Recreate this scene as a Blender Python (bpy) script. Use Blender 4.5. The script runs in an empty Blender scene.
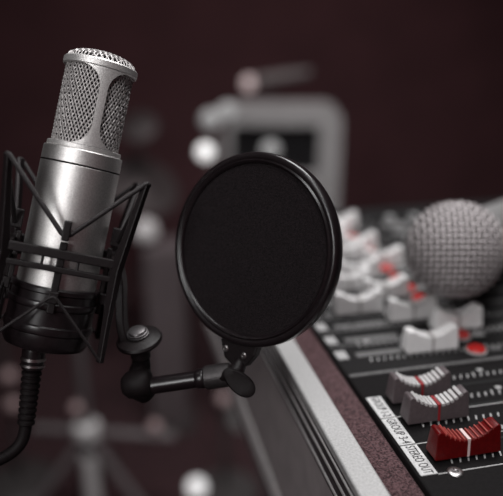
import bpy, bmesh, math, random
from mathutils import Matrix, Vector
random.seed(7)
PI = math.pi
sc = bpy.context.scene
col = sc.collection
V = Vector

# ------------------------------------------------------------------ materials
def mat(name, color, rough=.5, metal=0., noise=0., nscale=200., bump=0., bscale=400., color2=None, spec=.5,
        emit=None, estr=0., sheen=0., stretch=None):
    m = bpy.data.materials.new(name); m.use_nodes = True
    nt = m.node_tree; b = nt.nodes['Principled BSDF']
    b.inputs['Roughness'].default_value = rough
    b.inputs['Metallic'].default_value = metal
    b.inputs['Specular IOR Level'].default_value = spec
    b.inputs['Base Color'].default_value = (*color, 1)
    if sheen: b.inputs['Sheen Weight'].default_value = sheen
    tc = nt.nodes.new('ShaderNodeTexCoord')
    src = tc.outputs['Object']
    if stretch:
        mp = nt.nodes.new('ShaderNodeMapping'); mp.inputs['Scale'].default_value = stretch
        nt.links.new(src, mp.inputs['Vector']); src = mp.outputs['Vector']
    if noise or color2:
        n = nt.nodes.new('ShaderNodeTexNoise'); n.inputs['Scale'].default_value = nscale
        n.inputs['Detail'].default_value = 4
        nt.links.new(src, n.inputs['Vector'])
        r = nt.nodes.new('ShaderNodeValToRGB')
        r.color_ramp.elements[0].position = .35; r.color_ramp.elements[1].position = .65
        c2 = color2 or tuple(min(1, c * (1 + noise)) for c in color)
        c1 = color if color2 else tuple(c * (1 - noise) for c in color)
        r.color_ramp.elements[0].color = (*c1, 1); r.color_ramp.elements[1].color = (*c2, 1)
        nt.links.new(n.outputs['Fac'], r.inputs['Fac']); nt.links.new(r.outputs['Color'], b.inputs['Base Color'])
    if bump:
        n2 = nt.nodes.new('ShaderNodeTexNoise'); n2.inputs['Scale'].default_value = bscale
        n2.inputs['Detail'].default_value = 3
        nt.links.new(src, n2.inputs['Vector'])
        bp = nt.nodes.new('ShaderNodeBump'); bp.inputs['Strength'].default_value = bump
        bp.inputs['Distance'].default_value = .001
        nt.links.new(n2.outputs['Fac'], bp.inputs['Height']); nt.links.new(bp.outputs['Normal'], b.inputs['Normal'])
    if emit:
        b.inputs['Emission Color'].default_value = (*emit, 1); b.inputs['Emission Strength'].default_value = estr
    return m

M = dict(
    nickel=mat('satin_nickel', (.66, .64, .63), .46, 1.0, noise=.10, nscale=1400, bump=.15, bscale=2500),
    nickel_head=mat('satin_nickel_head', (.66, .64, .63), .45, .75, noise=.12, nscale=1600, bump=.2, bscale=2800),
    wire=mat('grille_wire', (.43, .405, .40), .45, .45),
    core=mat('capsule_foam', (.012, .010, .010), .9),
    black=mat('black_metal', (.008, .0052, .0058), .45, 0, noise=.2, nscale=900, bump=.15, bscale=1500, spec=.3),  # slight maroon tint imitates shadow colour; same in the blacks below
    blackgloss=mat('black_gloss', (.010, .007, .008), .28, 0, noise=.2, nscale=500),
    rubber=mat('black_rubber', (.008, .0055, .006), .6, 0, noise=.2, nscale=700, spec=.18),
    cord=mat('elastic_cord', (.014, .010, .011), .6, 0, bump=.4, bscale=2500, spec=.4),
    collar=mat('grey_collar', (.05, .045, .046), .4, .5, noise=.15, nscale=700, bump=.2, bscale=1500),
    chrome=mat('polished_steel', (.42, .40, .40), .32, 1),
    steel=mat('dark_steel', (.15, .14, .143), .4, .85),
    fabric=mat('pop_screen_fabric', (.0120, .0088, .0098), .9, 0, noise=.5, nscale=1300, bump=.6, bscale=2200, spec=.15),
    alu=mat('brushed_aluminium', (.47, .46, .46), .55, .2, noise=.13, nscale=900, bump=.25, bscale=1800),
    felt=mat('maroon_felt', (.020, .008, .010), .95, 0, color2=(.150, .082, .088), nscale=950, bump=1., bscale=900, sheen=.15, spec=.1),
    fascia=mat('console_fascia', (.36, .315, .32), .55, 0, noise=.1, nscale=60),
    panel=mat('console_panel', (.0085, .0074, .0078), .75, 0, noise=.25, nscale=700, bump=.12, bscale=1800, spec=.12),
    panelgrey=mat('console_panel_grey', (.014, .0130, .0135), .75, 0, noise=.2, nscale=600, bump=.12, bscale=1800, spec=.15),
    slot=mat('slot_black', (.004, .004, .004), .8),
    ink=mat('label_white', (.42, .41, .41), .6, 0, noise=.15, nscale=900),
    inkstrip=mat('label_strip_pale', (.62, .61, .61), .6, 0, noise=.12, nscale=900),
    inkgrey=mat('label_grey', (.14, .135, .136), .6, 0, noise=.45, nscale=1300),
    text=mat('label_text', (.03, .028, .028), .7),
    capw=mat('white_fader', (.88, .86, .86), .42, 0, noise=.04, nscale=300),
    capwr=mat('white_fader_ridge', (.82, .80, .80), .45),
    capg=mat('grey_fader', (.10, .078, .083), .45, 0, noise=.1, nscale=600, bump=.1, bscale=1500),
    capgr=mat('grey_fader_ridge', (.55, .53, .53), .5),
    capr=mat('red_fader', (.115, .0012, .0016), .42, 0, noise=.15, nscale=500, bump=.1, bscale=1500, spec=.3),
    caprr=mat('red_fader_ridge', (.34, .055, .045), .5),
    lined=mat('dark_line', (.05, .03, .03), .5),
    liner=mat('red_line', (.30, .015, .02), .5),
    linewh=mat('white_fader_line', (.30, .27, .27), .5),
    linew=mat('pale_line', (.80, .62, .60), .5),
    button=mat('red_button', (.50, .014, .012), .4),
    buttonrim=mat('button_rim', (.42, .41, .41), .5),
    knob=mat('grey_knob', (.24, .235, .236), .5, 0, noise=.1, nscale=300),
    ball=mat('ball_wire', (.41, .375, .378), .5, .2),
    ballcore=mat('ball_foam', (.018, .010, .011), .9),
    handle=mat('handle_grey', (.34, .33, .33), .45, .3),
    wall=mat('maroon_wall', (.088, .036, .041), .9, 0, noise=.10, nscale=6, bump=.1, bscale=60),
    floor=mat('dark_carpet', (.045, .019, .022), .95, 0, noise=.3, nscale=40, bump=.5, bscale=300),
    ceil=mat('dark_ceiling', (.05, .04, .042), .9),
    desk=mat('desk_laminate', (.13, .105, .11), .5, 0, noise=.1, nscale=30),
    groove=mat('groove_dark', (.05, .040, .042), .6, spec=.2),
    trimline=mat('trim_line_metal', (.75, .72, .72), .45, .2),
    desktrim=mat('desk_trim', (.80, .76, .76), .4, .3, noise=.1, nscale=200),
    cab=mat('pale_grey_shell', (.31, .30, .30), .6, 0, noise=.06, nscale=30),
    cabdark=mat('dark_window', (.010, .010, .011), .35),
    stand=mat('grey_stand_tube', (.20, .175, .18), .4, .4),
    standpale=mat('pale_stand_fitting', (.75, .73, .73), .45),
    pink=mat('pinkish_fitting', (.50, .36, .36), .5),
    colgrey=mat('column_grey', (.125, .10, .105), .7, 0, noise=.08, nscale=20),
    dullbody=mat('dull_grey_body', (.14, .12, .12), .6),
    dullmetal=mat('dull_cymbal', (.07, .058, .059), .5, .2, noise=.1, nscale=40),
    globe=mat('bright_glint', (.8, .8, .8), .5, emit=(1, .98, .97), estr=.85),  # emission imitates glints on blurred hardware, as in the next two
    globedim=mat('dim_glint', (.32, .32, .32), .6, emit=(1, .98, .98), estr=.10),
    globeflr=mat('floor_glint_glow', (.7, .7, .7), .5, emit=(1, .98, .98), estr=.7),
    headglow=mat('mic_head_glow', (.45, .36, .36), .6, emit=(1, .80, .79), estr=.42),  # microphone head glows to imitate a blurred spot of light
    lampmetal=mat('lamp_metal', (.10, .09, .09), .5, .4),
)

# ------------------------------------------------------------------ mesh helper
class MB:
    def __init__(self, mx=None):
        self.v = []; self.f = []; self.mx = mx or Matrix()
    def add(self, vs, fs, mx=None):
        o = len(self.v); T = self.mx @ mx if mx else self.mx
        self.v += [T @ V(p) for p in vs]
        self.f += [tuple(i + o for i in f) for f in fs]
        return self
    def box(self, a, b, mx=None):
        x0, y0, z0 = a; x1, y1, z1 = b
        return self.add([(x0,y0,z0),(x1,y0,z0),(x1,y1,z0),(x0,y1,z0),(x0,y0,z1),(x1,y0,z1),(x1,y1,z1),(x0,y1,z1)],
                        [(0,3,2,1),(4,5,6,7),(0,1,5,4),(1,2,6,5),(2,3,7,6),(3,0,4,7)], mx)
    def tube(self, pts, r, n=12, closed=False, mx=None, rect=None, up=None):
        pts = [V(p) for p in pts]; N = len(pts)
        rs = r if isinstance(r, (list, tuple)) else [r] * N
        tan = []
        for i in range(N):
            a = pts[(i - 1) % N] if (closed or i > 0) else pts[i]
            b = pts[(i + 1) % N] if (closed or i < N - 1) else pts[i]
            tan.append((b - a).normalized())
        ref = V(up) if up else (V((0, 0, 1)) if abs(tan[0].z) < .9 else V((1, 0, 0)))
        u = (ref - tan[0] * ref.dot(tan[0])).normalized()
        vs = []; fs = []
        for i in range(N):
            u = (u - tan[i] * u.dot(tan[i])).normalized()
            w = tan[i].cross(u)
            if rect:
                hw, hh = rect
                offs = [(-hw, -hh), (hw, -hh), (hw, hh), (-hw, hh)]
                for p, q in offs: vs.append(pts[i] + w * p + u * q)
            else:
                for k in range(n):
                    a = 2 * PI * k / n
                    vs.append(pts[i] + (u * math.cos(a) + w * math.sin(a)) * rs[i])
        if rect: n = 4
        for i in range(N if closed else N - 1):
            j = (i + 1) % N
            for k in range(n):
                l = (k + 1) % n
                fs.append((i*n+k, i*n+l, j*n+l, j*n+k))
        if not closed:
            fs.append(tuple(range(n - 1, -1, -1))); fs.append(tuple((N-1)*n + k for k in range(n)))
        return self.add(vs, fs, mx)
    def lathe(self, prof, n=48, mx=None, closed=False):
        """prof: (r, z) from one end to the other, revolved about z"""
        vs = []; fs = []; rings = []
        for r, z in prof:
            if r < 1e-7: rings.append([len(vs)]); vs.append((0, 0, z))
            else:
                rings.append(list(range(len(vs), len(vs) + n)))
                vs += [(r * math.cos(2*PI*k/n), r * math.sin(2*PI*k/n), z) for k in range(n)]
        prs = list(zip(rings, rings[1:]))
        if closed: prs.append((rings[-1], rings[0]))
        for a, b in prs:
            for k in range(n):
                l = (k + 1) % n
                if len(a) == 1 and len(b) == 1: continue
                if len(a) == 1: fs.append((a[0], b[l], b[k]))
                elif len(b) == 1: fs.append((a[k], a[l], b[0]))
                else: fs.append((a[k], a[l], b[l], b[k]))
        if not closed:
            if len(rings[0]) > 1: fs.append(tuple(reversed(rings[0])))
            if len(rings[-1]) > 1: fs.append(tuple(rings[-1]))
        return self.add(vs, fs, mx)
    def sphere(self, c, r, n=24, m=14, mx=None):
        T = Matrix.Translation(V(c))
        prof = [(r * math.sin(PI * i / m) if 0 < i < m else 0, -r * math.cos(PI * i / m)) for i in range(m + 1)]
        return self.lathe(prof, n, mx @ T if mx else T)
    def build(self, name, m, parent=None, smooth=35, bevel=0, base=None, segs=2):
        me = bpy.data.meshes.new(name)
        off = V(base) if base is not None else V((0, 0, 0))
        p = parent
        while p is not None and base is None:
            off = off + p.location; p = p.parent
        me.from_pydata([tuple(v - off) for v in self.v], [], self.f)
        bm = bmesh.new(); bm.from_mesh(me); bmesh.ops.recalc_face_normals(bm, faces=bm.faces); bm.to_mesh(me); bm.free()
        me.materials.append(m if not isinstance(m, str) else M[m])
        if smooth:
            me.shade_smooth(); me.set_sharp_from_angle(angle=math.radians(smooth))
        o = bpy.data.objects.new(name, me); col.objects.link(o)
        if parent is not None: o.parent = parent
        elif base is not None: o.location = base
        if bevel:
            b = o.modifiers.new('bevel', 'BEVEL'); b.width = bevel; b.segments = segs; b.limit_method = 'ANGLE'
        return o

def tag(o, label=None, cat=None, group=None, kind=None):
    if label: o['label'] = label
    if cat: o['category'] = cat
    if group: o['group'] = group
    if kind: o['kind'] = kind
    return o
def thing(name, loc, label, cat, group=None):
    o = bpy.data.objects.new(name, None); col.objects.link(o); o.location = loc
    o.empty_display_size = .02
    return tag(o, label, cat, group)
def facing(direction, at, up=(0, 0, 1)):
    z = V(direction).normalized(); x = V(up).cross(z)
    if x.length < 1e-5: x = V((1, 0, 0))
    x.normalize(); y = z.cross(x)
    m = Matrix((x, y, z)).transposed().to_4x4(); m.translation = V(at)
    return m
def bez(p0, p1, p2, p3, n=12):
    p0, p1, p2, p3 = map(V, (p0, p1, p2, p3)); r = []
    for i in range(n + 1):
        t = i / n; s = 1 - t
        r.append(p0*s**3 + p1*3*s*s*t + p2*3*s*t*t + p3*t**3)
    return r
MM = .001

# ------------------------------------------------------------------ the room
tag(MB().box((-1.8, -1.6, -.05), (3.2, 2.45, 0)).build('floor', 'floor', smooth=0), kind='structure')
tag(MB().box((-1.8, 2.35, 0), (3.2, 2.45, 2.5)).build('wall_back', 'wall', smooth=0), kind='structure')
tag(MB().box((-1.9, -1.6, 0), (-1.8, 2.45, 2.5)).build('wall_left', 'wall', smooth=0), kind='structure')
tag(MB().box((3.2, -1.6, 0), (3.3, 2.45, 2.5)).build('wall_right', 'wall', smooth=0), kind='structure')
tag(MB().box((-1.8, -1.6, 2.5), (3.2, 2.45, 2.55)).build('ceiling', 'ceil', smooth=0), kind='structure')

# ------------------------------------------------------------------ studio microphone (tilted, in the shock mount)
MIC0 = Matrix(((0.93660,0.22101,0.27193,-0.02367),(-0.28981,0.92478,0.24657,0.32182),(-0.19698,-0.30975,0.93019,0.91121),(0,0,0,1)))
MIC = MIC0 @ Matrix.Rotation(math.radians(25), 4, 'Z')
CAGE = MIC0 @ Matrix.Rotation(math.radians(14), 4, 'Z')
def mmp(*a): return [(x * MM, z * MM) for x, z in a]
mic = thing('studio_microphone', MIC0 @ V((0, 0, -.02)), 'large silver side-address studio microphone tilted in a black shock mount', 'microphone')
b = MB(MIC).lathe(mmp((0,-16),(17,-16),(18.4,-14.5),(18.6,10),(18.7,64.9),(18.6,65.1),(17.2,65.15),(17.2,65.75),(18.6,65.8),(18.7,66.0),(18.6,72.2),(18.3,72.6),(17.6,72.8),(0,72.8)), 96)
b.build('body', 'nickel', mic, smooth=25)
tag(MB(MIC).lathe(mmp((17.1,65.1),(18.62,65.1),(18.62,65.85),(17.1,65.85)), 96, closed=True).build('seam_ring', 'rubber', mic, smooth=30), 'black ring added to darken the seam groove')  # black filler makes the body groove read dark
# head frame: two rings joined by two ribs whose sides flare into rounded window corners
hb = MB(MIC)
RH = 17.5 * MM; TH = 1.3 * MM
zb, zt = 75.0 * MM, 111.2 * MM
def arc_strip(rows, ncol):
    vo = []; vi = []
    for z, a0, a1 in rows:
        for k in range(ncol + 1):
            a = a0 + (a1 - a0) * k / ncol
            vo.append((RH * math.cos(a), RH * math.sin(a), z)); vi.append(((RH - TH) * math.cos(a), (RH - TH) * math.sin(a), z))
    n = len(vo); W = ncol + 1; fs = []
    for i in range(len(rows) - 1):
        for k in range(ncol):
            q = (i*W+k, i*W+k+1, (i+1)*W+k+1, (i+1)*W+k)
            fs.append(q); fs.append(tuple(n + t for t in reversed(q)))
        for k in (0, ncol):
            q = (i*W+k, (i+1)*W+k, n+(i+1)*W+k, n+i*W+k); fs.append(q)
    return vo + vi, fs
RC = 9.5 * MM; HW = 1.9 * MM
for centre in (-PI/2, PI/2):
    rows = []; K = 16
    zs = [zb + RC * (1 - math.cos(PI/2 * i / K)) for i in range(K + 1)]
    zs = zs + [zb + zt - z for z in reversed(zs)]
    for z in zs:
        d = min(z - zb, zt - z, RC)
        hw = HW + RC - math.sqrt(max(0, RC**2 - (RC - d)**2))
        rows.append((z, centre - hw / RH, centre + hw / RH))
    hb.add(*arc_strip(rows, 12))
def ring(mb, r0, r1, z0, z1, n=96, ch=.3*MM, mx=None):
    mb.lathe([(r1, z0), (r0 - ch, z0), (r0, z0 + ch), (r0, z1 - ch), (r0 - ch, z1), (r1, z1)], n, mx, closed=True)
ring(hb, RH, RH - TH, 72.7*MM, zb + .05*MM); ring(hb, RH, RH - TH, zt - .05*MM, 115.0*MM, ch=.6*MM)
hb.build('head_frame', 'nickel_head', mic, smooth=30)
# woven side grille
g = MB(MIC); N = 56; RG = 15.5 * MM; VZ = 3.2 * MM; z0, z1 = 72.8*MM, 112.5*MM
for fam in (1, -1):
    for i in range(N):
        pts = []; steps = int((z1 - z0) / (VZ / 4))
        for k in range(steps + 1):
            z = z0 + k * VZ / 4
            a = 2*PI*i/N + fam * (2*PI/N) * (z - z0) / VZ
            ph = PI * ((z - z0) / (VZ/2) + i) + (0 if fam == 1 else PI)
            r = RG + .28*MM * math.cos(ph)
            pts.append((r*math.cos(a), r*math.sin(a), z))
        g.tube(pts, .31*MM, 6)
g.build('side_grille', 'wire', mic, smooth=60)
g = MB(MIC)
for fam in (0, 1):
    for i in range(-8, 9):
        c = i * 1.8*MM; L2 = (16.3*MM)**2 - c*c
        if L2 <= 0: continue
        L = math.sqrt(L2); pts = []; n = max(6, int(L / (.45*MM)))
        for k in range(n + 1):
            s = -L + 2*L*k/n
            h = 114.0*MM + 6.0*MM * max(0, 1 - ((s*s + c*c) / (16.3*MM)**2))**.42
            h += .3*MM * math.cos(PI * (s / (1.8*MM) + i + fam))
            p = (s, c) if fam == 0 else (c, s)
            pts.append((p[0]*.74 - p[1]*.67, p[0]*.67 + p[1]*.74, h))
        g.tube(pts, .36*MM, 5)
g.build('top_grille', 'wire', mic, smooth=60)
MB(MIC).lathe(mmp((0,72.5),(14.4,72.5),(14.4,112.5),(14.2,114.5),(12,117.5),(6,118.6),(0,119.0)), 40).build('capsule_screen', 'core', mic)

# ------------------------------------------------------------------ shock mount
shock = thing('shock_mount', MIC0 @ V((0, 0, -.03)), 'black spider shock mount with elastic cords gripping the silver studio microphone', 'shock mount')
h = 24.0*MM
fr = MB(CAGE)
def bar(mb, a, b_, hw, hh, up=(0, 0, 1)): mb.tube([a, b_], 1, rect=(hw*MM, hh*MM), up=up)
q = [(-1,-1),(1,-1),(1,1),(-1,1)]
for i in range(4):
    a = q[i]; c = q[(i+1) % 4]
    bar(fr, (a[0]*h, a[1]*h, 24.6*MM), (c[0]*h, c[1]*h, 24.6*MM), 1.5, 2.1)
    bar(fr, (a[0]*h, a[1]*h, 17.6*MM), (c[0]*h, c[1]*h, 17.6*MM), 1.3, 1.35)
    bar(fr, (a[0]*h*.35, a[1]*h, 21*MM), (a[0]*h*.30, a[1]*h, 21*MM), 1.0, 3.0)
fr.build('outer_frame', 'black', shock, smooth=0, bevel=.5*MM)
for sx, sy in q:
    ab = MB(CAGE)
    tip = V((sx*30, sy*30, 64)) * MM; mid = V((sx*24.8, sy*24.8, 22)) * MM; low = V((sx*25.9, sy*25.9, -20.5)) * MM
    rad = V((sx, sy, 0)).normalized()
    pts = [tip, tip.lerp(mid, .5), mid, mid.lerp(low, .5), low]
    tang = V((-sy, sx, 0)).normalized()
    # blade with a thicker waist, tapering to the tips
    prof = [(1.4, 1.5), (1.6, 1.8), (1.9, 2.5), (1.6, 1.7), (1.3, 1.4)]
    vs = []; fs = []
    for p, (tw, rw) in zip(pts, prof):
        for s, t in ((-1,-1),(1,-1),(1,1),(-1,1)): vs.append(p + tang*s*tw*MM + rad*t*rw*MM)
    for i in range(4):
        for k in range(4):
            l = (k+1) % 4; fs.append((i*4+k, i*4+l, (i+1)*4+l, (i+1)*4+k))
    fs += [(0,1,2,3), (16,17,18,19)]
    ab.add(vs, fs)
    ab.build('frame_arm', 'black', shock, smooth=0, bevel=.4*MM)
# inner cradle: cup and four posts
cr = MB(CAGE)
cr.lathe(mmp((18.95,8.2),(20.2,8.2),(20.8,7.4),(20.8,5.6),(20.1,5.0),(20.1,1.6),(20.9,1.0),(21.2,-.4),(20.9,-1.6),(20.2,-2.2),(20.3,-9.5),(20.9,-10.2),(21.1,-12),(20.8,-13.4),(20.2,-14),(20.2,-19),(18.8,-21.6),(16.5,-22.4),(0,-22.4),(0,-17),(18.95,-17)), 72, closed=True)
cr.build('cradle_cup', 'blackgloss', shock, smooth=30)
for k in range(4):
    pm = CAGE @ Matrix.Rotation(k*PI/2, 4, 'Z')
    pb = MB(pm)
    pb.box((-1.7*MM, -22.6*MM, -3*MM), (1.7*MM, -20.3*MM, 30*MM))
    pb.box((-1.7*MM, -26.6*MM, 31*MM), (1.7*MM, -20.9*MM, 40*MM))
    pb.box((-2.2*MM, -24.4*MM, 2*MM), (2.2*MM, -21.0*MM, 7.5*MM))
    pb.build('cradle_post', 'black', shock, smooth=0, bevel=.5*MM)
up = []; lo = []
for k in range(4):
    Rk = Matrix.Rotation(k*PI/2, 4, 'Z')
    up += [Rk @ V((-30.4*MM, -30.4*MM, 63.4*MM)), Rk @ V((-29.6*MM, -31.0*MM, 63.4*MM)), Rk @ V((-2.2*MM, -24.3*MM, 34.2*MM)), Rk @ V((0, -25*MM, 32.8*MM)), Rk @ V((2.2*MM, -24.3*MM, 34.2*MM)), Rk @ V((29.6*MM, -31.0*MM, 63.4*MM))]
    lo += [Rk @ V((-26.4*MM, -26.4*MM, -19.6*MM)), Rk @ V((-25.6*MM, -27*MM, -19.6*MM)), Rk @ V((-2*MM, -24.3*MM, 4.2*MM)), Rk @ V((0, -25*MM, 5.4*MM)), Rk @ V((2*MM, -24.3*MM, 4.2*MM)), Rk @ V((25.6*MM, -27*MM, -19.6*MM))]
MB(CAGE).tube(up, 1.15*MM, 8, closed=True).build('elastic_cord', 'cord', shock, smooth=60)
MB(CAGE).tube(lo, .75*MM, 8, closed=True).build('elastic_cord', 'cord', shock, smooth=60)
# bracket from the cage to the swivel
P_SW = V((.0158, .3143, .8878))
br = MB(MIC0)
inv = MIC0.inverted()
sw = inv @ (P_SW + V((0, 0, -.0046)))
pts = bez((25.5*MM, 6*MM, 22*MM), (33*MM, 8*MM, 14*MM), (29*MM, 9*MM, -17*MM), sw, 12)
br.tube(pts, 1, rect=(4.5*MM, 2.0*MM), up=(1, 0, 0))
MB().tube([P_SW + V((0, 0, -.0010)), P_SW + V((0, 0, -.0083))], .0050, 20).build('swivel_neck', 'black', shock, smooth=40)
br.build('mount_bracket', 'black', shock, smooth=40, bevel=.6*MM)
swm = facing((-.16, -.10, 1), P_SW)
MB(swm).lathe(mmp((0,-2.2),(4,-2.4),(9.5,-1.2),(11.3,.4),(11.5,1.4),(10.9,2.4),(7.5,3.6),(4.6,4.1),(0,4.1)), 48).build('swivel_disc', 'black', shock)
nut = MB(swm)
prof = mmp((0,4.1),(5.2,4.1),(5.5,4.4),(5.5,4.9),(4.9,5.1),(4.9,5.3),(5.2,5.5),(5.2,6.0),(4.5,6.2),(4.5,6.4),(4.6,6.6),(4.2,7.2),(2.8,7.7),(0,7.8))
nut.lathe(prof, 32)
tag(nut.build('swivel_nut', 'steel', shock), 'ribbed steel nut')

# ------------------------------------------------------------------ pop filter and its arm
POP = Matrix(((0.68958,0.07694,-0.72011,0.07140),(-0.69849,0.33325,-0.63328,0.30826),(0.19126,0.93969,0.28355,0.93406),(0,0,0,1)))
pop = thing('pop_filter', V((.0126, .3056, .8600)), 'round black pop filter screen on a short black arm beside the studio microphone', 'pop filter')
ro = 46.9
hoop = MB(POP).lathe(mmp((ro-5.6,1.6),(ro-5.2,2.4),(ro-4.2,2.9),(ro-3.4,2.3),(ro-2.6,2.9),(ro-1.2,2.8),(ro-.3,2.0),(ro,.8),(ro,-3.2),(ro-.4,-4.0),(ro-1.4,-4.4),(ro-5.0,-4.2),(ro-5.6,-3.4)), 128, closed=True)
hoop.build('hoop', 'blackgloss', pop, smooth=50)
MB(POP).lathe(mmp((0,1.0),(ro-5.0,1.0),(ro-5.0,-1.6),(0,-1.6)), 96).build('mesh_screen', 'fabric', pop)
# bracket under the hoop
bk = MB(POP)
px, py = -7.4, -46.0
out = [(px-10.5, py+2.2), (px+12, py+.8), (px+9.8, py-5.0), (px+4.5, py-10.5), (px-2.5, py-11.5), (px-8.2, py-7)]
n = len(out); vs = [(x*MM, y*MM, 1.6*MM) for x, y in out] + [(x*MM, y*MM, -3.4*MM) for x, y in out]
bk.add(vs, [tuple(range(n)), tuple(range(2*n-1, n-1, -1))] + [(i, (i+1) % n, n+(i+1) % n, n+i) for i in range(n)])
bracket = bk.build('hoop_bracket', 'black', pop, smooth=0, bevel=.8*MM)
for sx_, sy_ in ((px-7.2, py-2.6), (px+3.6, py-5.2)):
    s = MB(POP @ Matrix.Translation((sx_*MM, sy_*MM, 1.5*MM)))
    s.lathe(mmp((0,0),(1.7,0),(1.7,.5),(1.2,.9),(.8,.9),(.8,.4),(0,.4)), 16)
    tag(s.build('screw', 'chrome', bracket), 'small steel screw head')
Pe = V((.0126, .3056, .8672)); Pt0 = V((.0190, .3040, .8690)); Pt1 = V((.0451, .2962, .8739)); Pc1 = V((.0558, .2923, .8758)); Pj = V((.0600, .2912, .8790))
el = MB()
d = (Pt1 - Pe).normalized()
el.tube([P_SW + V((0, 0, -.0092)), P_SW + V((0, 0, -.0124)), P_SW + V((-.0012, -.0040, -.0150)), P_SW.lerp(Pe, .9)], [.0044, .0048, .0056, .0062], 20)
kn = Pe + V((.0002, 0, .0022)); tl = V((.55, .05, -.83)).normalized()
el.tube([kn - d*.0078, kn - d*.0070, kn - d*.0045, kn, kn + d*.0045, kn + d*.0068, kn + d*.0075], [.0018, .0044, .0066, .0074, .0072, .0062, .004], 24)
el.tube([kn, kn + tl*.005, kn + tl*.0090, kn + tl*.0098], [.0068, .0062, .0048, .0030], 20)
el.build('arm_elbow', 'rubber', pop, smooth=60)
ar = MB(); ar.tube([Pe + d*.006, Pt1 - d*.004], .0042, 24); ar.tube([Pt1 - d*.0045, Pt1 - d*.0035, Pt1, Pt1 + d*.001], [.0043, .0049, .0049, .0043], 24)
ar.build('arm_tube', 'blackgloss', pop, smooth=40)
co = MB(); co.tube([Pt1 + d*-.0005, Pt1 + d*.0005, Pt1 + d*.009, Pt1 + d*.0125, Pt1 + d*.0135], [.0048, .0058, .0060, .0056, .0046], 12)
tag(co.build('arm_collar', 'collar', pop, smooth=30), 'dark grey arm collar')
jo = MB(); jo.tube([Pc1, Pc1.lerp(Pj, .6), Pj, POP @ V((px*MM, (py-9)*MM, -1*MM))], [.0040, .0042, .0040, .0034], 16)
jo.build('pivot_joint', 'black', pop, smooth=50)
# wing nut: paddle on a neck in front of the joint
W0 = V((.0545, .2890, .8800)); W1 = V((.0648, .2815, .8720))
wd = (W1 - W0).normalized(); toc = V((-.1785, -.77, .29)).normalized(); toc = (toc - wd*toc.dot(wd)).normalized(); wn = wd.cross(toc)
wm = Matrix((wd, wn, toc)).transposed().to_4x4(); wm.translation = W0.lerp(W1, .5)
wg = MB(wm); a_, b__ = 9.2*MM, 4.9*MM; nn = 32; vs = []; fs = []
lay = [(.86, -1.5), (1, -.8), (1, .8), (.86, 1.5), (.55, 1.1)]
for s, z in lay: vs += [(s*a_*math.cos(2*PI*k/nn), s*b__*math.sin(2*PI*k/nn) * (1 - .18*math.cos(2*PI*k/nn)*-1), z*MM) for k in range(nn)]
for i in range(len(lay)-1):
    for k in range(nn): l = (k+1) % nn; fs.append((i*nn+k, i*nn+l, (i+1)*nn+l, (i+1)*nn+k))
fs += [tuple(range(nn)), tuple((len(lay)-1)*nn+k for k in range(nn))]
wg.add(vs, fs); wg.tube([(-6*MM, 0, -1*MM), (-7.5*MM, 2.6*MM, -2*MM), (-6.5*MM, 4.0*MM, -5*MM)], [.0026, .0030, .0030], 14)
wg.build('wing_nut', 'rubber', pop, smooth=50)

# ------------------------------------------------------------------ microphone cable
cab = thing('microphone_cable', MIC0 @ V((0, 0, -.065)), 'black cable with ribbed connector hanging from the base of the studio microphone', 'cable')
Pa = MIC0 @ V((-.0045, 0, -.0225)); Pb = MIC0 @ V((-.0008, 0, -.063)); dd = (Pb - Pa)
cn = MB(); cn.tube([Pa, Pa+dd*.08, Pa+dd*.10, Pa+dd*.30, Pa+dd*.33], [.0054, .0056, .0056, .0052, .0040], 28); cn.build('plug', 'blackgloss', cab, smooth=35)
cn = MB(); cn.tube([Pa+dd*.16, Pa+dd*.165, Pa+dd*.20, Pa+dd*.205], [.0054, .0060, .0060, .0054], 28); cn.tube([Pa+dd*.24, Pa+dd*.245, Pa+dd*.27, Pa+dd*.275], [.0054, .0060, .0060, .0054], 28)
tag(cn.build('plug_ring', 'chrome', cab, smooth=35), 'bright steel plug rings')
sr = MB(); pts = []; rs = []
for i in range(9):
    t0 = .33 + i * .074
    base_r = .0048 - i*.00008
    for dt, rr in ((0, .86), (.012, 1), (.044, 1), (.056, .86)):
        pts.append(Pa + dd*(t0 + dt)); rs.append(base_r*rr)
sr.tube(pts, rs, 24); sr.build('strain_relief', 'rubber', cab, smooth=35)
cpts = bez(Pb - dd*.04, Pb + dd*.18, Pb + V((-.003, -.003, -.0115)), Pb + V((-.017, -.008, -.0130)), 12)
cpts += bez(Pb + V((-.017, -.008, -.0130)), Pb + V((-.06, -.02, -.018)), V((-.20, .30, .55)), V((-.22, .34, .12)), 24)[1:]
cpts += bez(V((-.22, .34, .12)), V((-.225, .35, .03)), V((-.23, .40, .0032)), V((-.40, .75, .0032)), 12)[1:]
MB().tube(cpts, .0030, 14).build('cable', 'rubber', cab, smooth=60)

# ------------------------------------------------------------------ desk
desk = thing('studio_desk', (.7, .15, 0), 'dark studio desk with a pale front edge under the mixing console', 'desk')
MB().box((.104, -.35, .705), (1.35, .635, .75)).build('desktop', 'desk', desk, smooth=0, bevel=.003)
tag(MB().box((.098, -.35, .735), (.104, .635, .750)).build('edge_trim', 'desktrim', desk, smooth=0, bevel=.001), 'pale metal edge trim')
for x, y in ((.20, -.28), (.20, .57), (1.27, -.28), (1.27, .57)):
    MB().box((x-.025, y-.025, 0), (x+.025, y+.025, .705)).build('leg', 'desk', desk, smooth=0, bevel=.003)

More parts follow.
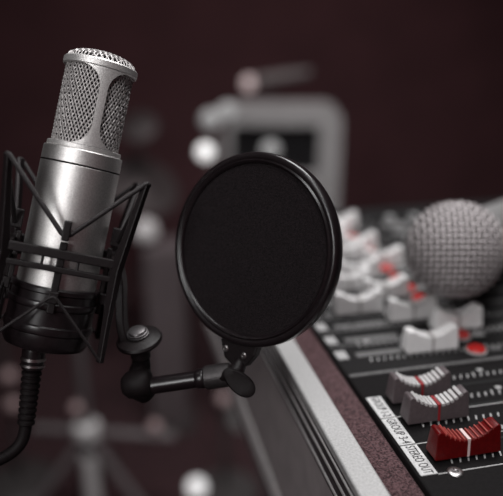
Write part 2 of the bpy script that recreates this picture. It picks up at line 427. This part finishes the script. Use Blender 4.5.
# ------------------------------------------------------------------ mixing console
con = thing('mixing_console', (.35, .31, .75), 'black mixing console with an aluminium front rail and rows of fader knobs', 'mixing console')
Z = .85
MB().box((.1000, 0, .75), (.62, .625, .842)).build('chassis', 'fascia', con, smooth=0, bevel=.002)
MB().box((.0993, 0, .8448), (.1125, .622, .8500)).build('edge_rail', 'alu', con, smooth=0, bevel=.0012, segs=3)
MB().box((.0997, 0, .8240), (.1060, .622, .8450)).build('groove_band', 'groove', con, smooth=0)
for z, w in ((.8430, .0005), (.8360, .0007), (.8278, .0007)):
    tag(MB().box((.0990, 0, z-w), (.1003, .622, z+w)).build('trim_line', 'trimline', con, smooth=0), 'thin pale metal trim line')
MB().box((.1127, 0, .840), (.1290, .622, .8462)).build('felt_strip', 'felt', con, smooth=0, bevel=.001)
MB().box((.1288, 0, .841), (.62, .3195, Z)).build('group_panel', 'panel', con, smooth=0, bevel=.0012)
MB().box((.1288, .3205, .841), (.62, .622, Z)).build('channel_panel', 'panelgrey', con, smooth=0, bevel=.0012)
tag(MB().box((.1300, .3190, Z-.0005), (.60, .3210, Z+.0004)).build('panel_seam', 'inkgrey', con, smooth=0), 'thin grey seam between panels')
# label strip with lettering
def text_mesh(s, size, cx, cy, name):
    cu = bpy.data.curves.new(name, 'FONT'); cu.body = s; cu.size = size; cu.align_x = 'CENTER'; cu.align_y = 'CENTER'; cu.extrude = .0001
    cu.space_character = 1.04
    to = bpy.data.objects.new(name, cu); col.objects.link(to)
    bpy.context.view_layer.update()
    me = bpy.data.meshes.new_from_object(to.evaluated_get(bpy.context.evaluated_depsgraph_get()))
    bpy.data.objects.remove(to)
    xs = [v.co.x for v in me.vertices]; L = max(xs) - min(xs)
    return me, L
for y1, y0, s in ((.2968, .2775, 'GROUP 1-2'), (.2767, .2546, 'GROUP 3-4'), (.2538, .2320, 'STEREO OUT')):
    lab = MB().box((.1302, y0, Z-.0005), (.1383, y1, Z+.0003)).build('label_strip', 'inkstrip', con, smooth=0)
    tag(lab, 'pale label strip reading ' + s)
    me, L = text_mesh(s, .0066, 0, 0, 'lettering')
    k = (y1 - y0 - .0016) / L
    me.transform(Matrix.Rotation(-PI/2, 4, 'Z') @ Matrix.Diagonal((k, 1, 1, 1)))
    me.materials.clear(); me.materials.append(M['text'])
    lt = bpy.data.objects.new('lettering', me); col.objects.link(lt); lt.parent = lab
    lt.location = V((.13425, (y0+y1)/2, Z+.00035)) - con.location
for y in (.2316, .2542, .2771):
    MB().box((.1383, y-.0003, Z-.0004), (.30, y+.0003, Z+.0002)).build('printed_line', 'ink', con, smooth=0)
# panel screw
s = MB(Matrix.Translation((.1462, .2312, Z))); s.lathe(mmp((0,0),(3.6,0),(3.6,.4),(3.0,.8),(1.7,.8),(1.4,.2),(0,.2)), 24)
tag(s.build('panel_screw', 'chrome', con), 'round steel panel screw')

def cap_profile(teeth=True):
    L, He, Hm = 33.2, 14.0, 8.3
    pts = [(0.0, 0.6), (.6, 0.0), (L-.6, 0.0), (L, 0.6)]
    right = [(L-.9, He-.9), (L-1.6, He-.1), (L-2.6, He)]
    n = 22; arc = []
    for i in range(1, n):
        t = i / n; x = (L-4.0) + (4.0-(L-4.0)) * t
        u = (x - L/2) / (L/2 - 4.0)
        arc.append((x, Hm + (He-.4-Hm) * abs(u)**2.2))
    left = [(2.6, He), (1.6, He-.1), (.9, He-.9)]
    return pts + right + arc + left
def cap_y(z): return (4.9 - 1.3 * (z / 14)) * MM
def build_cap(mcap, mridge, mline, wide):
    mb = MB(); P = cap_profile(); n = len(P)
    fr_ = [(x*MM, -cap_y(z), z*MM) for x, z in P]; bk_ = [(x*MM, cap_y(z), z*MM) for x, z in P]
    fs = [tuple(range(n)), tuple(range(2*n-1, n-1, -1))] + [(i, (i+1) % n, n+(i+1) % n, n+i) for i in range(n)]
    mb.add(fr_ + bk_, fs)
    cap = mb.build('fader_cap', mcap, None, smooth=40, bevel=.45*MM)
    rg = MB(); L, He, Hm = 33.2, 14.0, 8.3
    for i in range(11):
        x = 5.2 + i * (L - 10.4) / 10
        if i == 5: continue
        u = (x - L/2) / (L/2 - 4.0); z = Hm + (He-.4-Hm)*abs(u)**2.2
        sl = math.atan(2.2 * (He-.4-Hm) * abs(u)**1.2 / (L/2-4.0)) * (1 if u > 0 else -1)
        mx = Matrix.Translation((x*MM, 0, z*MM)) @ Matrix.Rotation(-sl, 4, 'Y')
        yy = cap_y(z) + .12*MM
        rg.box((-wide*MM, -yy, -.9*MM), (wide*MM, yy, .8*MM), mx)
    r = rg.build('grip_ridges', mridge, cap, smooth=0, bevel=.25*MM)
    ln = MB()
    ln.box((L/2*MM-.75*MM, -cap_y(Hm)-.1*MM, (Hm-.5)*MM), (L/2*MM+.75*MM, cap_y(Hm)+.1*MM, (Hm+.7)*MM))
    ys0, ys1 = cap_y(0)+.12*MM, cap_y(Hm)+.12*MM
    ln.add([(L/2*MM-.6*MM, -ys0, .2*MM), (L/2*MM+.6*MM, -ys0, .2*MM), (L/2*MM+.6*MM, -ys1, Hm*MM), (L/2*MM-.6*MM, -ys1, Hm*MM),
            (L/2*MM-.6*MM, -ys0+.4*MM, .2*MM), (L/2*MM+.6*MM, -ys0+.4*MM, .2*MM), (L/2*MM+.6*MM, -ys1+.4*MM, Hm*MM), (L/2*MM-.6*MM, -ys1+.4*MM, Hm*MM)],
           [(0,1,2,3),(7,6,5,4),(0,4,5,1),(1,5,6,2),(2,6,7,3),(3,7,4,0)])
    l = ln.build('center_line', mline, cap, smooth=0)
    return cap
def put_cap(src, x, y, first, label):
    if first: c = src
    else:
        c = src.copy(); col.objects.link(c)
        for ch in list(src.children):
            k = ch.copy(); col.objects.link(k); k.parent = c
    c.parent = con; c.location = V((x + .0008, y - .0061, Z + .0012)) - con.location
    c['label'] = label
    return c
capr = build_cap('capr', 'caprr', 'linew', .38)
capg = build_cap('capg', 'capgr', 'liner', .85)
capw = build_cap('capw', 'capwr', 'linewh', .8)
put_cap(capr, .1393, .2496, True, 'red fader cap with a pale centre line')
put_cap(capg, .1394, .2786, True, 'grey fader cap with a red centre line')
put_cap(capg, .1398, .2978, False, 'grey fader cap with a red centre line')
whites = [(.1698, .3452), (.1990, .3678), (.1775, .3870), (.1470, .4040), (.1740, .4225), (.1540, .4410), (.1680, .4600), (.1960, .4790), (.1720, .4980), (.1900, .5170), (.1700, .5360), (.1800, .5550), (.1950, .5740)]
for i, (x, y) in enumerate(whites):
    put_cap(capw, x, y, i == 0, 'white fader cap')
caps_y = [.2496, .2786, .2978] + [y for _, y in whites]
slot = MB().box((.1430, -.0008, Z-.0006), (.2480, .0008, Z+.00025)).build('fader_slot', 'slot', None, smooth=0, base=(0, 0, 0))
marks = MB()
for i in range(25):
    x = .148 + i * .0041
    ln_ = .0044 if i % 6 == 0 else .0032
    for y0_ in (-.0125, .0062):
        marks.add([(x-.0004, y0_, Z+.0002), (x+.0004, y0_, Z+.0002), (x+.0019, y0_+ln_, Z+.0002), (x+.0009, y0_+ln_, Z+.0002),
                   (x-.0004, y0_, Z-.0004), (x+.0004, y0_, Z-.0004), (x+.0019, y0_+ln_, Z-.0004), (x+.0009, y0_+ln_, Z-.0004)],
                  [(0,1,2,3), (7,6,5,4), (0,4,5,1), (1,5,6,2), (2,6,7,3), (3,7,4,0)])
    if i % 6 == 1: marks.box((x+.0010, .0112, Z-.0004), (x+.0042, .0138, Z+.0002))
marks = marks.build('scale_marks', 'ink', None, smooth=0, base=(0, 0, 0))
for i, y in enumerate(caps_y):
    for src in (slot, marks):
        o = src if i == 0 else src.copy()
        if i: col.objects.link(o)
        o.parent = con; o.location = V((0, y, 0)) - con.location
# channel strips: dividing lines, grey write-on pads and small pale tabs at the panel edge
for i, (x, y) in enumerate(whites):
    yb = .3452 + (i - .5) * .0189
    if i: MB().box((.1302, yb-.0006, Z-.0004), (.40, yb+.0006, Z+.0003)).build('printed_line', 'inkgrey', con, smooth=0)
    MB().box((.1302, yb+.003, Z-.0004), (.1368, yb+.0125, Z+.0004)).build('channel_tab', 'ink', con, smooth=0)
    MB().box((.1420, yb+.0035, Z-.0004), (.1760, yb+.0085, Z+.0002)).build('write_on_pad', 'inkgrey', con, smooth=0)
# push buttons
for i in range(13):
    y = .3312 + i * .0189
    mm = Matrix.Translation((.2137, y, Z))
    bt = MB(mm).lathe(mmp((0,0),(5.4,0),(5.5,1.8),(4.6,2.6),(0,2.9)), 24).build('push_button', 'button', con)
    tag(bt, 'round red push button')
    r_ = MB(mm); ring(r_, .0066, .0055, 0, .0010, n=28); r_.build('button_rim', 'buttonrim', bt)
    MB().box((.2225, y-.002, Z-.0004), (.2300, y+.002, Z+.0003)).build('printed_mark', 'ink' if i % 2 else 'inkgrey', con, smooth=0)
# rotary knobs beyond the faders
for i in range(5):
    for k in range(2):
        x = .262 + k * .024; y = .475 + i * .0235
        km = Matrix.Translation((x, y, Z))
        kb = MB(km).lathe(mmp((0,0),(7.2,0),(7.0,1.5),(5.4,2.5),(5.0,7.0),(4.2,7.9),(0,8.0)), 24).build('rotary_knob', 'knob', con)
        MB(km).box((-.0005, 0, .0078), (.0005, .0048, .0084)).build('pointer', 'ink', kb, smooth=0)

# ------------------------------------------------------------------ vocal microphone lying across the faders
BC = V((.2152, .3695, .9002)); RB = .0299
ax = V((.352, .500, .880)) - BC; ax = ax.normalized()
voc = thing('vocal_microphone', BC + V((0, 0, -RB)), 'handheld vocal microphone with pale round wire mesh head lying on the console faders', 'microphone')
# weave: two families of parallel rings about axes across the view of the head
wx = V((.93, -.36, .05)).normalized(); wz = V((.26, .30, .92)); wz = (wz - wx*wz.dot(wx)).normalized(); wy = wz.cross(wx)
wm = Matrix((wx, wy, wz)).transposed().to_4x4(); wm.translation = BC
g = MB(wm); pitch = .0034
for fam in (0, 1):
    for i in range(-8, 9):
        c = (i + .0) * pitch; r2 = RB*RB - c*c
        if r2 < 1e-6: continue
        r = math.sqrt(r2); n = max(24, int(2*PI*r / (pitch/2.5))); pts = []
        for k in range(n):
            a = 2*PI*k/n; s = r*math.cos(a); t = r*math.sin(a)
            wv = .00050 * math.cos(PI * (s / pitch + i + fam))
            sc_ = 1 + wv / RB
            pts.append((c*sc_, s*sc_, t*sc_)[0:3] if fam == 0 else (t*sc_, s*sc_, c*sc_))
        if fam == 0:
            pts = []
            for k in range(n):
                a = 2*PI*k/n; t = r*math.cos(a); s = r*math.sin(a)
                wv = .00050 * math.cos(PI * (t / pitch + i)); sc_ = 1 + wv/RB
                pts.append((c*sc_, s*sc_, t*sc_))
        else:
            pts = []
            for k in range(n):
                a = 2*PI*k/n; t = r*math.cos(a); s = r*math.sin(a)
                wv = .00050 * math.cos(PI * (t / pitch + i + 1)); sc_ = 1 + wv/RB
                pts.append((t*sc_, s*sc_, c*sc_))
        g.tube(pts, .00090, 6, closed=True)
g.build('mesh_head', 'ball', voc, smooth=60)
MB().sphere(BC, RB - .0022, 40, 24).build('inner_foam', 'ballcore', voc)
hm = facing(ax, BC)
MB(hm).lathe([(0, .0225), (.0235, .0225), (.0245, .0235), (.0245, .0295), (.0235, .0305), (0, .0305)], 48).build('head_collar', 'handle', voc)
MB(hm).lathe([(0, .030), (.0195, .030), (.0195, .040), (.0180, .046), (.0130, .175), (.0120, .184), (.0100, .186), (0, .186)], 48).build('handle', 'handle', voc)

# ------------------------------------------------------------------ blurred things behind
RX = V((.97437, -.22495, 0)); FWD = V((.22495, .97437, 0))
def yaw_frame(at):
    m = Matrix((RX, FWD, V((0, 0, 1)))).transposed().to_4x4(); m.translation = V(at); return m
# floor-standing cabinet: rounded shell with a dark window near the top
C0 = V((.410, 1.465, 0)); cf = yaw_frame(C0)
cabn = thing('equipment_cabinet', C0, 'pale grey rounded floor cabinet with a dark window panel, standing behind the pop filter', 'cabinet')
hw_, top, rc = .127, .818, .030
def rrect(x0, x1, z0, z1, r, n=8):
    o = []
    for cx, cz, a0 in ((x1-r, z1-r, 0), (x0+r, z1-r, PI/2), (x0+r, z0+r, PI), (x1-r, z0+r, 1.5*PI)):
        for k in range(n+1):
            a = a0 + PI/2*k/n; o.append((cx + r*math.cos(a), cz + r*math.sin(a)))
    return o
outer = rrect(-hw_, hw_, 0, top, rc); inner = rrect(-.112, .078, .672, top-.040, .010)
n = len(outer); vs = []; fs = []
vs += [(x, .0, z) for x, z in outer] + [(x, 0, z) for x, z in inner] + [(x, .03, z) for x, z in inner] + [(x, .11, z) for x, z in outer]
for i in range(n):
    j = (i+1) % n
    fs += [(i, j, n+j, n+i), (n+i, n+j, 2*n+j, 2*n+i), (i, 3*n+i, 3*n+j, j)]
fs += [tuple(3*n+i for i in range(n)), tuple(2*n+i for i in range(n))]
MB(cf).add(vs, fs).build('shell', 'cab', cabn, smooth=40)
MB(cf).box((-.111, .022, .673), (.077, .029, top-.041)).build('window_panel', 'cabdark', cabn, smooth=0)

# glowing globes on an added stand imitate glints in front of the cabinet
gl = thing('glint_globes', (.232, 1.262, 0), 'slim added stand whose glowing globes stand in for blurred glints, the lowest one brightest', 'glint stand-in')
MB(Matrix.Translation((.232, 1.262, 0))).lathe(mmp((0,0),(75,0),(75,8),(68,14),(9,18),(0,18)), 32).build('base', 'lampmetal', gl)
MB().tube([(.232, 1.262, .015), (.232, 1.262, .80)], .006, 10).build('pole', 'lampmetal', gl)
for p, r, mname, nm in (((.205, 1.269, .773), .0165, 'globe', 'bright white globe'), ((.219, 1.286, .829), .020, 'globedim', 'dim grey globe'),
                        ((.250, 1.283, .842), .020, 'globedim', 'dim grey globe'), ((.323, 1.242, .776), .018, 'globedim', 'dim grey globe')):
    a = MB(); a.tube(bez((.232, 1.262, .74), (.232, 1.262, p[2]-.02), (p[0], p[1], p[2]-.05), (p[0], p[1], p[2]-r+.002), 8), .003, 8)
    arm = a.build('globe_arm', 'lampmetal', gl)
    tag(MB().sphere(p, r).build('globe', mname, arm), nm)
MB().sphere((.232, 1.284-.022, .245), .016).build('height_knob', 'pink', gl)

# a distant microphone on a boom stand above the cabinet
bm_ = thing('boom_microphone', (.43, 1.80, 0), 'distant microphone with pinkish round head pointing left above the grey cabinet', 'microphone')
k_ = 1.75/1.6
A0 = V((.362*k_, 1.592*k_, 1.05+(.857-1.05)*k_)); A1 = V((.500*k_, 1.568*k_, 1.05+(.880-1.05)*k_))
tag(MB().sphere(A0, .018).build('microphone_head', 'headglow', bm_), 'pinkish round microphone head, given a glow of its own')
MB().tube([A0, A0.lerp(A1, .2), A0.lerp(A1, .6), A1], [.011, .017, .016, .010], 14).build('microphone_body', 'dullbody', bm_, smooth=60)
MB().tube([(.50, 1.95, .012), (.50, 1.95, .82), A0.lerp(A1, .6) + V((0, 0, -.008))], .006, 10).build('stand_pole', 'lampmetal', bm_)
MB(Matrix.Translation((.50, 1.95, 0))).lathe(mmp((0,0),(110,0),(110,8),(100,14),(10,18),(0,18)), 32).build('stand_base', 'lampmetal', bm_)

# grey column with pale ball on it
cl = thing('speaker_column', (.152, 1.56, 0), 'tall narrow grey column seen between the shock mount and pop filter', 'column')
cm = yaw_frame((.152, 1.56, 0))
MB(cm).box((-.052, -.04, .012), (.045, .05, .50)).build('cabinet', 'colgrey', cl, smooth=0, bevel=.012)
MB(cm).box((-.055, -.05, 0), (.055, .06, .014)).build('plinth', 'lampmetal', cl, smooth=0, bevel=.003)
bp = V((.106, 1.552, .5145))
tag(MB().sphere(bp + V((0, 0, .0165)), .031).build('pale_ball', 'standpale', None, base=bp), 'pale grey ball resting on the top of the grey column', 'ball')

# tripod stand at lower left
tp = thing('tripod_stand', (-.053, 1.235, 0), 'grey tripod stand with crossbar and pale hub at the lower left of the background', 'stand')
H = V((-.053, 1.235, .229))
MB().tube([(H.x, H.y, .02), (H.x, H.y, .70)], .011, 14).build('pole', 'stand', tp)
MB().tube([H + V((0, 0, -.018)), H + V((0, 0, -.013)), H + V((0, 0, .013)), H + V((0, 0, .018))], [.018, .026, .026, .018], 16).build('hub', 'standpale', tp)
tag(MB().tube([(H.x, H.y, .05), (H.x, H.y, .17)], .0175, 16).build('sleeve', 'standpale', tp), 'pale sleeve on the pole')
for ang in (-150, -25, 90):
    a = math.radians(ang - 13); e = V((H.x + .19*math.cos(a), H.y + .19*math.sin(a), .012))
    lg = MB().tube([H + V((0, 0, -.01)), e], .0095, 10).build('leg', 'stand', tp)
    MB().sphere(e, .012, 14, 8).build('foot', 'rubber', lg)
MB().tube([(-.160, 1.262, .232), (.118, 1.192, .216)], .009, 10).build('crossbar', 'stand', tp)
for p in ((-.068, 1.232, .283), (.080, 1.200, .240)):
    MB().sphere(p, .013, 16, 10).build('clamp_knob', 'pink', tp)

# second thin stand at the far left
ls = thing('pole_stand', (-.215, 1.40, 0), 'thin dark pole stand with two pinkish knobs at the far left edge', 'stand')
MB(Matrix.Translation((-.215, 1.40, 0))).lathe(mmp((0,0),(80,0),(80,8),(70,14),(9,18),(0,18)), 28).build('base', 'lampmetal', ls)
MB().tube([(-.215, 1.40, .015), (-.215, 1.40, .62)], .007, 10).build('pole', 'lampmetal', ls)
for z in (.285, .215): MB().sphere((-.208, 1.386, z), .016, 16, 10).build('clamp_knob', 'pink', ls)

# cymbals on a stand, far back
cs = thing('cymbal_stand', (.125, 1.86, 0), 'dim cymbal stand with two tilted cymbals in the dark behind the microphone', 'cymbal stand')
MB().tube([(.125, 1.86, .30), (.125, 1.86, .76)], .006, 10).build('pole', 'lampmetal', cs)
for p, r, dr in (((.125, 1.86, .565), .105, (.25, -.55, .8)), ((.125, 1.86, .725), .05, (-.2, -.6, .8))):
    MB(facing(dr, p)).lathe([(0, .010), (.012*r/.1, .009), (.022*r/.1, .003), (r, -.006), (r, -.0075), (.022*r/.1, .001), (0, .007)], 40).build('cymbal', 'dullmetal', cs)
for ang in (30, 150, 270):
    a = math.radians(ang)
    MB().tube([(.125, 1.86, .34), (.125 + .2*math.cos(a), 1.86 + .2*math.sin(a), .008)], .006, 8).build('leg', 'lampmetal', cs)

# glowing globe added on the floor in place of a bright glint
fl = thing('floor_glint', (.158, 1.188, 0), 'small glowing globe standing in for a bright glint low on the floor in front of the column', 'glint stand-in')
MB(Matrix.Translation((.158, 1.188, 0))).lathe(mmp((0,0),(35,0),(35,6),(30,10),(8,14),(7,70),(0,70)), 24).build('base', 'lampmetal', fl)
tag(MB().sphere((.158, 1.188, .089), .0205).build('globe', 'globeflr', fl), 'round globe glowing as a glint')

# ------------------------------------------------------------------ light
def area(name, loc, target, size, power, color=(1, 1, 1), size_y=None, spread=180):
    l = bpy.data.lights.new(name, 'AREA'); l.energy = power; l.color = color; l.size = size
    l.spread = math.radians(spread)
    if size_y: l.shape = 'RECTANGLE'; l.size_y = size_y
    o = bpy.data.objects.new(name, l); col.objects.link(o); o.location = loc
    o.rotation_euler = (V(target) - V(loc)).to_track_quat('-Z', 'Y').to_euler()
    return o
def spot(name, loc, target, cone, power, color=(1, 1, 1), radius=.15, blend=1.0):
    l = bpy.data.lights.new(name, 'SPOT'); l.energy = power; l.color = color; l.spot_size = math.radians(cone); l.spot_blend = blend
    l.shadow_soft_size = radius
    o = bpy.data.objects.new(name, l); col.objects.link(o); o.location = loc
    o.rotation_euler = (V(target) - V(loc)).to_track_quat('-Z', 'Y').to_euler()
    return o
area('key_softbox', (-.47, -.34, 1.45), (.00, .33, 1.06), .26, .50, size_y=.6, spread=50)
area('front_softbox', (.04, -.02, 1.80), (.18, .36, .88), .30, 2.8)
area('top_softbox', (.29, .55, 1.66), (.19, .38, .86), .40, 6.6)
spot('back_spot', (.05, .55, 2.3), (.30, 1.45, .45), 50, 45)  # added spot that brightens the cabinet and other things behind
spot('wall_spot', (.55, .9, 2.4), (.65, 2.35, .25), 75, 34, (1, .86, .86))
w = bpy.data.worlds.new('room_ambience'); sc.world = w; w.use_nodes = True
w.node_tree.nodes['Background'].inputs['Color'].default_value = (.60, .28, .31, 1)
w.node_tree.nodes['Background'].inputs['Strength'].default_value = .09

# ------------------------------------------------------------------ camera
cd = bpy.data.cameras.new('camera'); co_ = bpy.data.objects.new('camera', cd); col.objects.link(co_)
co_.matrix_world = Matrix(((0.97437,0.07694,-0.21138,0),(-0.22495,0.33325,-0.91561,0),(0,0.93969,0.34202,1.05),(0,0,0,1)))
cd.sensor_width = 36; cd.lens = 700/503*36; cd.clip_start = .01
cd.dof.use_dof = True; cd.dof.focus_distance = .326; cd.dof.aperture_fstop = 4.0
sc.camera = co_
sc.view_settings.view_transform = 'Standard'; sc.view_settings.look = 'None'
sc.view_settings.gamma = 1; sc.view_settings.use_curve_mapping = False
sc.view_settings.exposure = 0
